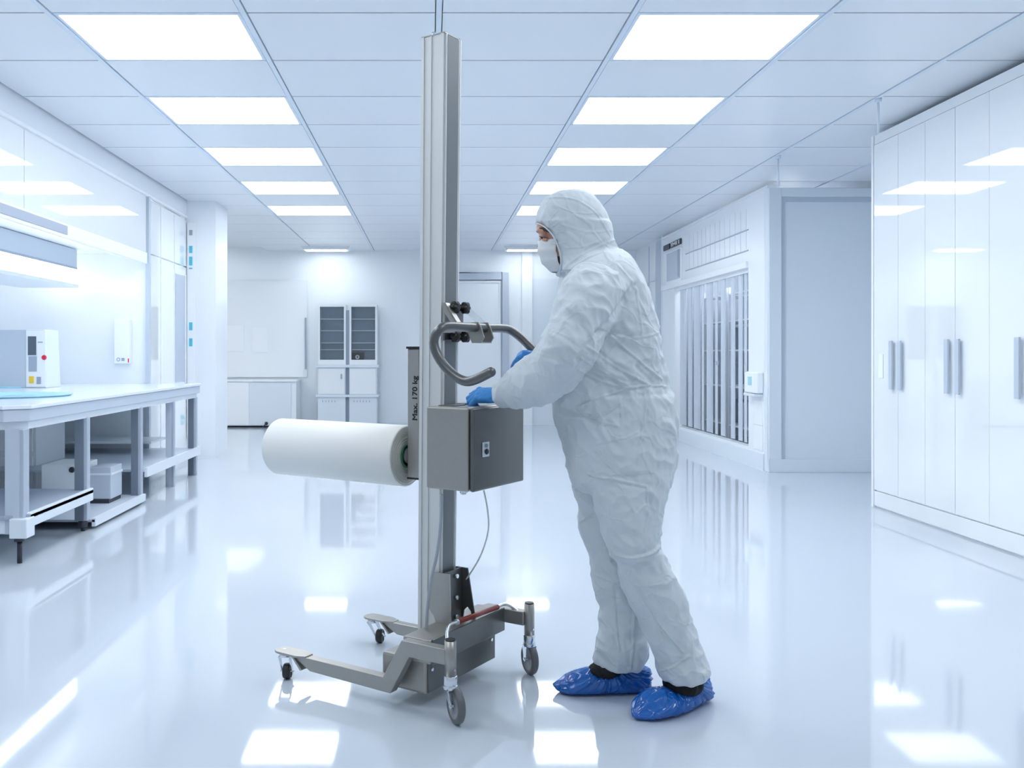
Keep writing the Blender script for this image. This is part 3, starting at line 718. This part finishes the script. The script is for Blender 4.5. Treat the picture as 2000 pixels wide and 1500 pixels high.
def dense(rows, k=3):                                    # smooth in-between levels
    out = []
    R_ = [np.array(r, float) for r in rows]
    for i in range(len(R_) - 1):
        p0, p1, p2, p3 = R_[max(i - 1, 0)], R_[i], R_[i + 1], R_[min(i + 2, len(R_) - 1)]
        for j in range(k):
            t = j / k
            out.append(tuple(.5 * ((2 * p1) + (-p0 + p2) * t + (2 * p0 - 5 * p1 + 4 * p2 - p3) * t * t + (-p0 + 3 * p1 - 3 * p2 + p3) * t ** 3)))
    out.append(tuple(R_[-1])); return out


C3 = 3.12
torso = [(490, 1120, 1215, C3, .10), (505, 1106, 1230, C3, .14), (525, 1097, 1243, C3, .17), (550, 1093, 1255, C3, .185), (580, 1092, 1266, C3, .195), (615, 1092, 1275, C3, .195), (650, 1091, 1282, C3, .19), (690, 1086, 1289, C3, .185),
         (720, 1080, 1294, C3, .183), (750, 1076, 1299, C3, .182), (775, 1079, 1307, C3, .19), (810, 1086, 1314, C3, .195), (850, 1096, 1317, C3, .195), (885, 1104, 1315, C3, .193), (915, 1111, 1309, C3, .185), (945, 1122, 1300, C3, .17), (958, 1140, 1285, C3, .14)]
nleg = [(880, 1150, 1300, 3.05, .08), (910, 1142, 1309, 3.04, .10), (945, 1150, 1303, 3.035, .108), (1000, 1165, 1291, 3.03, .102), (1050, 1181, 1288, 3.03, .094), (1076, 1191, 1292, 3.035, .096), (1084, 1193, 1298, 3.035, .092), (1105, 1205, 1309, 3.04, .088), (1130, 1214, 1320, 3.045, .088), (1180, 1234, 1340, 3.055, .084),
        (1240, 1260, 1360, 3.065, .080), (1280, 1278, 1372, 3.075, .078), (1300, 1284, 1378, 3.08, .080), (1312, 1287, 1380, 3.08, .080), (1322, 1292, 1375, 3.08, .074)]
fleg = [(880, 1118, 1290, 3.20, .08), (910, 1112, 1280, 3.20, .095), (945, 1118, 1268, 3.205, .105), (1000, 1131, 1250, 3.21, .10), (1030, 1133, 1243, 3.215, .095), (1060, 1142, 1238, 3.215, .088), (1080, 1150, 1238, 3.215, .088), (1130, 1160, 1245, 3.22, .084), (1180, 1169, 1252, 3.22, .08),
        (1230, 1170, 1262, 3.22, .078), (1270, 1163, 1267, 3.22, .078), (1288, 1162, 1262, 3.22, .074), (1300, 1168, 1252, 3.22, .066)]
hood = [(371, 1100, 1124, C3, .018), (374, 1086, 1140, C3, .05), (382, 1071, 1156, C3, .074), (395, 1058, 1169, C3, .092), (410, 1051, 1179, C3, .102), (425, 1047, 1186, C3, .106), (434, 1046, 1189, C3, .107), (438, 1053, 1190, C3, .107),
        (450, 1061, 1192, C3, .106), (462, 1070, 1194, C3, .105), (475, 1077, 1198, C3, .104), (490, 1083, 1204, C3, .105), (505, 1086, 1214, C3, .108), (520, 1087, 1228, C3, .120), (534, 1088, 1240, C3, .15)]
sm_ = MB()
sm_.loft(rings_px(dense(torso), e=2.3)); sm_.loft(rings_px(dense(nleg), e=2.2)); sm_.loft(rings_px(dense(fleg), e=2.2))
top = rings_px(dense(hood[:7]), e=2.1); low = rings_px(hood[7:], e=3.0)
sm_.loft(top + low)
# near sleeve, far sleeve
ns = smooth_path([W(1172, 545, 2.99), W(1150, 590, 2.95), W(1128, 640, 2.91), W(1108, 690, 2.90), W(1072, 728, 2.95), W(1030, 752, 3.03), W(992, 768, 3.09), W(976, 774, 3.12)], 1)
nr_ = [.088, .095, .102, .098, .092, .089, .090, .089, .086, .082, .078, .070, .060, .047, .043, .038]
sm_.tube(ns, [float(np.interp(i / (len(ns) - 1), np.linspace(0, 1, len(nr_)), nr_)) for i in range(len(ns))], 28)
fs = smooth_path([W(1165, 555, 3.26), W(1140, 610, 3.33), W(1115, 670, 3.38), W(1080, 690, 3.38), W(1055, 697, 3.36)], 1)
sm_.tube(fs, [float(np.interp(i / (len(fs) - 1), [0, .4, .8, 1], [.085, .075, .05, .042])) for i in range(len(fs))], 24)

RIDGE = [  # seams and sharp raised folds of the cloth: (points, height, width)
    ([(1062, 388), (1100, 384), (1135, 392), (1165, 415), (1180, 440), (1192, 462)], .0030, .004),
    ([(1100, 524), (1130, 500), (1165, 482), (1203, 468)], .0035, .005),
    ([(1098, 540), (1118, 520), (1150, 500), (1180, 490)], .0028, .005),
    ([(1180, 643), (1215, 661), (1250, 660), (1289, 649)], .0035, .005),
    ([(1130, 722), (1180, 748), (1232, 760), (1262, 752), (1300, 755)], .0050, .006),
    ([(1192, 655), (1240, 698), (1292, 742)], .0050, .007),
    ([(1150, 678), (1205, 720), (1268, 752)], .0050, .008),
    ([(1135, 700), (1190, 735), (1235, 757)], .0040, .006),
    ([(1128, 795), (1165, 778), (1232, 757)], .0045, .006),
    ([(1126, 800), (1150, 818), (1190, 806), (1222, 778)], .0040, .006),
    ([(1105, 812), (1150, 820), (1210, 832)], .0035, .006),
    ([(1258, 765), (1262, 810), (1250, 860), (1243, 905)], .0035, .005),
    ([(1208, 770), (1215, 815), (1212, 840)], .0025, .005),
    ([(1148, 925), (1190, 935), (1262, 950)], .0045, .006),
    ([(1165, 880), (1190, 912), (1225, 935)], .0035, .005),
    ([(1262, 950), (1268, 1000), (1258, 1040)], .0030, .005),
    ([(1178, 965), (1184, 1010), (1194, 1060)], .0030, .005),
    ([(1188, 1066), (1200, 1080), (1230, 1089), (1262, 1086), (1285, 1073), (1295, 1060)], .0095, .0085),
    ([(1228, 1118), (1262, 1175), (1296, 1232), (1334, 1274)], .0060, .007),
    ([(1222, 1125), (1250, 1145), (1290, 1140)], .0035, .006),
    ([(1290, 1310), (1320, 1300), (1345, 1280)], .0050, .006),
    ([(1132, 1020), (1155, 1008), (1172, 998)], .0060, .007),
    ([(1158, 1120), (1190, 1135), (1218, 1138)], .0050, .006),
    ([(1198, 1140), (1202, 1200), (1210, 1270)], .0045, .005),
    ([(1238, 1180), (1236, 1240), (1232, 1305)], .0050, .005),
    ([(1062, 640), (1105, 655), (1150, 690)], .0020, .006),
    ([(1050, 690), (1090, 700), (1120, 715)], .0020, .006),
    ([(1205, 515), (1235, 550), (1262, 620), (1275, 640)], .0030, .006),
    ([(1238, 560), (1248, 600), (1252, 650)], .0028, .005),
    ([(1100, 440), (1150, 455), (1192, 450)], .0020, .006),
    ([(1100, 485), (1140, 482), (1175, 470)], .0020, .005),
]
for i_ in range(7):                                      # gathers round the face opening
    a_ = -.5 + i_ * .33
    RIDGE.append(([(1068 + 3.5 * i_ + 2, 432 + 14 * i_), (1068 + 3.5 * i_ + 28 * math.cos(a_), 432 + 14 * i_ - 26 * math.sin(-a_) - 12)], .0022, .003))
VALLEY = [
    ([(1236, 558), (1215, 592), (1185, 630), (1172, 650)], .012, .009), ([(1172, 650), (1150, 672), (1128, 700)], .010, .009),
    ([(1225, 745), (1180, 738), (1140, 715)], .004, .008), ([(1240, 715), (1275, 748)], .005, .007),
    ([(1165, 645), (1200, 650), (1230, 656)], .006, .008), ([(1150, 950), (1160, 980), (1170, 1010)], .004, .01),
    ([(1200, 1096), (1235, 1104), (1275, 1096)], .007, .012), ([(1250, 1160), (1285, 1225), (1310, 1255)], .004, .008),
    ([(1110, 800), (1135, 812), (1150, 812)], .004, .008), ([(1190, 770), (1240, 772), (1300, 770)], .004, .009), ([(1170, 690), (1235, 742)], .005, .008),
    ([(1290, 1302), (1330, 1290)], .006, .01), ([(1160, 1105), (1200, 1120)], .005, .01),
]


def seg_dist(P, pts):
    best = np.full(len(P), 9.); 
    for a, b in zip(pts[:-1], pts[1:]):
        a, b = np.array(a), np.array(b); d = b - a; t = np.clip(((P - a) @ d) / (d @ d), 0, 1)
        best = np.minimum(best, np.linalg.norm(P - (a + t[:, None] * d), axis=1))
    return best


def cloth(co, nr):
    px = CX + F * co[:, 0] / co[:, 1]; py = CY - F * (co[:, 2] - EYE) / co[:, 1]
    P = np.stack([px, py], 1) * (3.05 / F); face = np.clip(-nr[:, 1] * 1.6, 0, 1)
    d = np.zeros(len(co))
    far = (co[:, 1] > 3.13) & (py > 960)
    for pts, h, wd in RIDGE:
        q = np.array(smooth2(pts)) * (3.05 / F); x = seg_dist(P, q)
        isfar = pts[0][0] < 1245 and pts[0][1] > 995 and pts[-1][0] < 1240 and pts[0][0] < 1240 and max(p_[0] for p_ in pts) < 1240 and not (pts[0] == (1178, 965))
        side = np.where(far, 1., 0.) if isfar else np.where(far, 0., 1.)
        h *= 1.35
        d += side * h * np.exp(-(x / (wd * .45)) ** 2) * face - side * h * .35 * np.exp(-(x / (wd * 2.2)) ** 2) * face
    for pts, h, wd in VALLEY:
        q = np.array(smooth2(pts)) * (3.05 / F); x = seg_dist(P, q); d -= np.where(far, 0., 1.) * h * np.exp(-(x / wd) ** 2) * face
    nz = np.empty(len(co))
    hd = np.clip((548 - py) / 40, 0, 1)
    for i, p in enumerate(co):
        v = Vector((p[0] * 6 + p[2] * 3.2, p[1] * 6, p[2] * 6 - p[0] * 2.0))
        a_ = noise.noise(v * 1.3); b_ = 1 - abs(noise.noise(v * 2.4 + Vector((5, 1, 2)))) * 2; c_ = 1 - abs(noise.noise(Vector((p[0] * 30 + p[2] * 9, p[1] * 26, p[2] * 22)))) * 2
        nz[i] = .009 * a_ + .0075 * b_ + .0034 * c_
    nz *= (1 - .55 * hd)
    return co + nr * (d + nz - .003)[:, None]


def smooth2(pts):
    return [(p.x, p.y) for p in smooth_path([(a, b, 0) for a, b in pts], 2)]


# body: head with a face, neck, trunk and slender limbs inside the clothes, one skin
bm_ = MB()
head = [(383, 1092, 1136, C3, .035), (392, 1072, 1158, C3, .058), (405, 1060, 1172, C3, .070), (420, 1054, 1178, C3, .076), (434, 1050, 1180, C3, .078), (444, 1048, 1180, C3, .077), (451, 1049, 1180, C3, .076), (457, 1053, 1179, C3, .075),
        (463, 1056, 1178, C3, .074), (472, 1057, 1176, C3, .073), (486, 1059, 1172, C3, .071), (500, 1063, 1166, C3, .067), (512, 1066, 1158, C3, .062), (522, 1071, 1150, C3, .054), (530, 1080, 1140, C3, .042)]
bm_.loft(rings_px(dense(head, 2), e=2.05, n=64))
bm_.tube([W(1059, 456, C3), W(1058, 470, C3), W(1058, 484, C3)], [.007, .009, .012], 16)          # nose
bm_.sphere(W(1061, 489, C3 - .010), .008); bm_.sphere(W(1061, 489, C3 + .010), .008)
for s in (-1, 1):
    bm_.tube([W(1051, 451, C3 + s * .012), W(1053, 449, C3 + s * .032), W(1063, 451, C3 + s * .052)], [.007, .0085, .007], 14)     # brow
    bm_.sphere(W(1062, 459.5, C3 + s * .034), .0128, scale=(1, 1, .75))                                  # lid over the lowered eye
    bm_.tube([W(1058, 467, C3 + s * .018), W(1062, 469, C3 + s * .036), W(1070, 468, C3 + s * .052)], [.004, .006, .006], 12)      # lower lid and cheek
    bm_.sphere(W(1125, 468, C3 + s * .076), .02, scale=(.7, .4, 1.2))                                    # ear under the hood
bm_.tube([W(1067, 512, C3), W(1066, 508, C3)], .012)
bm_.tube([W(1150, 470, C3), W(1172, 560, C3)], .05, 24)
bm_.loft(rings_px([(535, 1130, 1230, C3, .10), (600, 1120, 1255, C3, .15), (700, 1115, 1265, C3, .14), (800, 1115, 1285, C3, .15), (900, 1135, 1280, C3, .15)]))
bm_.tube([W(1225, 890, 3.05), W(1238, 1085, 3.04), W(1335, 1325, 3.085)], [.075, .05, .038], 20)
bm_.tube([W(1195, 890, 3.19), W(1190, 1060, 3.215), W(1208, 1300, 3.22)], [.075, .05, .038], 20)
bm_.tube([W(1172, 560, 3.0), W(1108, 695, 2.90), W(985, 770, 3.11)], [.055, .04, .026], 20)
bm_.tube([W(1165, 560, 3.25), W(1115, 672, 3.38), W(1050, 697, 3.36)], [.055, .04, .026], 20)
bm_.tube([W(1190, 560, 3.0), W(1190, 560, 3.25)], .06, 16)
MAN = remesh(bm_, .003, 'person', 'skin', None, 3)
tag(MAN, 'person in a white hooded coverall, mask and blue gloves leaning over the lifter box', 'person')

for s in (-1, 1):
    shift(MB().sphere(W(1061.5, 462.5, C3 + s * .034), .0098, scale=(1, 1, .8)).build('eye', 'eye_white')); shift(MB().sphere(W(1058.5, 463.5, C3 + s * .0365), .0058, scale=(.8, 1, 1)).build('iris', 'iris'))
    e_ = MB().tube(smooth_path([W(1050, 452.5, C3 + s * .016), W(1053, 447.5, C3 + s * .032), W(1064, 447, C3 + s * .055), W(1073, 453, C3 + s * .066)], 2), [.0045, .0058, .006, .006, .0055, .0045, .003], 8, squash=None)
    shift(e_.build('eyebrow', 'hair'))
    l_ = MB().tube(smooth_path([W(1053.5, 461, C3 + s * .028), W(1055.5, 463.5, C3 + s * .040), W(1063, 463, C3 + s * .049), W(1070, 464.5, C3 + s * .057)], 2), .0014, 6)
    shift(l_.build('eyelash', 'hair'))

suit = remesh(sm_, .0042, 'coverall', 'suit', MAN, 4, cloth)


def face_shell(rows, t0, t1, n=28, ripple=0, xc=1118):
    m = MB(); v = []; k = len(rows)
    for j, (py, xf, yh) in enumerate(rows):
        a, b = W(xf, py, C3), W(xc, py, C3)
        for i in range(n + 1):
            t = math.radians(t0 + (t1 - t0) * i / n); rp = ripple * math.sin(j * 2.1) * (1 + .3 * math.sin(i * .7))
            v.append((b.x - (b.x - a.x + rp) * math.cos(t), C3 - (yh + rp) * math.sin(t), a.z))
    f = [(j * (n + 1) + i, j * (n + 1) + i + 1, (j + 1) * (n + 1) + i + 1, (j + 1) * (n + 1) + i) for j in range(k - 1) for i in range(n)]
    return m.add(v, f, True)


mrows = [(470, 1053, .075), (473, 1051, .077), (480, 1050, .077), (487, 1049.5, .0765), (494, 1050.5, .075), (501, 1053, .073), (508, 1056, .070), (515, 1060, .066), (522, 1065, .060), (528, 1072, .054), (532, 1079, .047)]
mk = shift(face_shell(mrows, -57, 57, 40, .0030).build('face_mask', 'mask')); q = mk.modifiers.new('t', 'SOLIDIFY'); q.thickness = .0015
bd = shift(face_shell([(504, 1064, .0695), (512, 1066, .0665), (520, 1069, .060), (527, 1075, .051), (531, 1080, .045)], 50, 74, 10).build('beard', 'hair'))
st = MB().tube(smooth_path([W(1077, 476, C3 - .066), W(1086, 476, C3 - .077), W(1096, 475, C3 - .084)], 2), .0013, 6); shift(st.build('mask_strap', 'mask')).parent = MAN
for s in (-1, 1):
    e_ = smooth_path([W(1046.5, 436, C3), W(1052, 437, C3 + s * .04), W(1066, 444, C3 + s * .068), W(1080, 460, C3 + s * .078), W(1089, 478, C3 + s * .079), W(1095, 500, C3 + s * .076), W(1096, 518, C3 + s * .068), W(1091, 532, C3 + s * .045), W(1087, 537, C3)], 2)
    shift(MB().tube(e_, .0026, 8).build('hood_elastic', 'suit'))


# ---- gloves: palm and five separate, bent fingers
def glove(name, wrist, u, n, thumb, fingers, th, cuff):
    u = Vector(u).normalized(); n = Vector(n); n = (n - u * n.dot(u)).normalized(); s = u.cross(n) * thumb; wr = Vector(wrist)
    m = MB(); rings = []
    for t, hw, hh in ((-.045, .028, .024), (-.02, .027, .021), (0, .028, .019), (.02, .035, .019), (.045, .042, .018), (.07, .044, .0165), (.085, .043, .0145), (.092, .040, .011)):
        rings.append([wr + u * t + s * hw * math.copysign(abs(math.cos(a)) ** .8, math.cos(a)) + n * hh * math.copysign(abs(math.sin(a)) ** .8, math.sin(a)) for a in [2 * math.pi * k / 28 for k in range(28)]])
    m.loft(rings)
    for off, fwd, ln, an in fingers:                     # knuckle offset, reach, three bone lengths, three bend angles
        p = wr + u * (fwd - .012) + s * off; path = [p, p + u * .012]; a = 0; d = u
        for L_, b in zip(ln, an):
            a += b; d = u * math.cos(math.radians(a)) - n * math.sin(math.radians(a)); k0 = path[-1]
            path += [k0 + d * L_ * .5, k0 + d * L_]
        rad = [.0112, .0112, .0102, .0104, .0095, .0096, .0088, .0078]
        m.tube(path, rad, 14); m.sphere(path[-1], .0079, 14, 8)
        m.sphere(p + u * .012 + n * .002, .0118, 14, 8)
    path = [wr + u * a + s * b + n * c for a, b, c in th]
    m.tube(path, [.017, .0145, .0115, .0108, .0095][:len(path)], 14); m.sphere(path[-1], .0096, 14, 8)

    def wr_(co, nr):
        for i, p in enumerate(co):
            v = Vector(p) * 1.0; h = .0010 * (1 - 2 * abs(noise.noise(Vector((v.x * 55, v.y * 55, v.z * 55))))) + .0006 * noise.noise(v * 130)
            co[i] = p + nr[i] * h
        return co
    return remesh(m, .0021, name, 'glove', MAN, 2, wr_)


wl = W(981, 773, 3.135)
glove('glove', wl, (-.90, .30, .02), (-.1, -.42, .9), 1,
      [(.031, .088, (.036, .022, .018), (30, 66, 80)), (.010, .092, (.038, .024, .018), (34, 70, 84)), (-.011, .089, (.035, .022, .017), (40, 72, 84)), (-.031, .082, (.030, .018, .015), (46, 74, 84))],
      [(.018, .022, -.006), (.040, .040, -.014), (.062, .046, -.022), (.084, .040, -.028)], None)
wr2 = W(1062, 700, 3.355)
glove('glove', wr2, (-.80, -.12, .12), (-.25, .15, 1), -1,
      [(.031, .070, (.040, .024, .018), (35, 22, 18)), (.010, .078, (.042, .026, .018), (55, 70, 50)), (-.011, .078, (.040, .022, .018), (60, 72, 50)), (-.030, .074, (.032, .018, .015), (62, 72, 50))],
      [(.015, .024, -.006), (.036, .038, -.018), (.056, .036, -.034), (.07, .022, -.044)], None)


# ---- shoe covers and black trouser ends
def cover(name, heel, toe, rows, seed):
    h, t = Vector(heel), Vector(toe); d = (t - h); Ln = d.length; d.normalize(); sd = Vector((-d.y, d.x, 0)); R_ = [np.array(r, float) for r in rows]
    m = MB(); rings = []; rows2 = dense(rows, 5); n = 60
    for a, z0, z1, hw in rows2:
        c_ = h + d * a * Ln; r = []
        for k in range(n):
            q = 2 * math.pi * k / n; x = math.cos(q); z = math.sin(q); zz = (z1 + z0) / 2 + (z1 - z0) / 2 * (math.copysign(abs(z) ** (.55 if z < 0 else .8), z))
            taper = 1 - .38 * max(0, z) ** 1.3
            r.append(c_ + sd * hw * taper * math.copysign(abs(x) ** .75, x) + Vector((0, 0, zz)))
        rings.append(r)
    m.loft(rings)

    def fold(co, nr):
        up = np.array((0, 0, 1.)); rel = co - np.array(h); al = rel @ np.array(d); ac = rel @ np.array(sd)
        cx_ = Ln * .42; ang = np.arctan2(co[:, 2] * 1.1 - .11, al - cx_)
        for i in range(len(co)):
            g = noise.noise(Vector((ang[i] * 6.5 + seed, ac[i] * 6, seed))); g2 = noise.noise(Vector((ang[i] * 15 + seed, ac[i] * 14, al[i] * 8)))
            f_ = noise.noise(Vector(co[i]) * 60)
            h_ = .0085 * (1 - 2.2 * abs(g)) + .0036 * (1 - 2 * abs(g2)) + .0011 * f_ - .002
            h_ *= min(1, max(.12, (co[i][2]) / .035))
            co[i] = co[i] + nr[i] * h_
        co[:, 2] = np.maximum(co[:, 2], .001)
        return co
    return remesh(m, .0033, name, 'shoe_cover', MAN, 2, fold)


rows = [(0, .018, .055, .018), (.03, .004, .086, .036), (.12, .001, .096, .044), (.25, .001, .092, .052), (.38, .001, .072, .060), (.52, .001, .066, .068), (.66, .001, .074, .070), (.78, .001, .064, .062), (.88, .001, .047, .045), (.95, .004, .032, .022), (1.0, .012, .020, .005)]
cover('shoe_cover', (.946, 3.155, 0), (.656, 2.968, 0), rows, 3.1)
rows2_ = [(0, .018, .050, .016), (.03, .004, .080, .034), (.12, .001, .090, .042), (.25, .001, .088, .045), (.42, .001, .084, .048), (.58, .001, .084, .052), (.70, .001, .074, .054), (.82, .001, .060, .050), (.91, .003, .044, .034), (.97, .012, .036, .016), (1.0, .022, .032, .005)]
cover('shoe_cover', (.770, 3.225, 0), (.428, 3.215, 0), rows2_, 8.4)


def sock(c, sc, topc):
    m = MB().sphere(c, 1, 28, 18, sc).tube([c, topc], [sc[0] * .75, .05], 24)

    def f(co, nr):
        for i in range(len(co)): co[i] = co[i] + nr[i] * .004 * (1 - 2 * abs(noise.noise(Vector((co[i][0] * 40, co[i][1] * 40, co[i][2] * 12)))))
        return co
    return remesh(m, .004, 'sock', 'sock', MAN, 2, f)


sock(Vector((.846, 3.082, .080)), (.064, .062, .042), Vector((.862, 3.085, .13)))
sock(Vector((.612, 3.212, .082)), (.056, .050, .026), Vector((.655, 3.22, .13)))
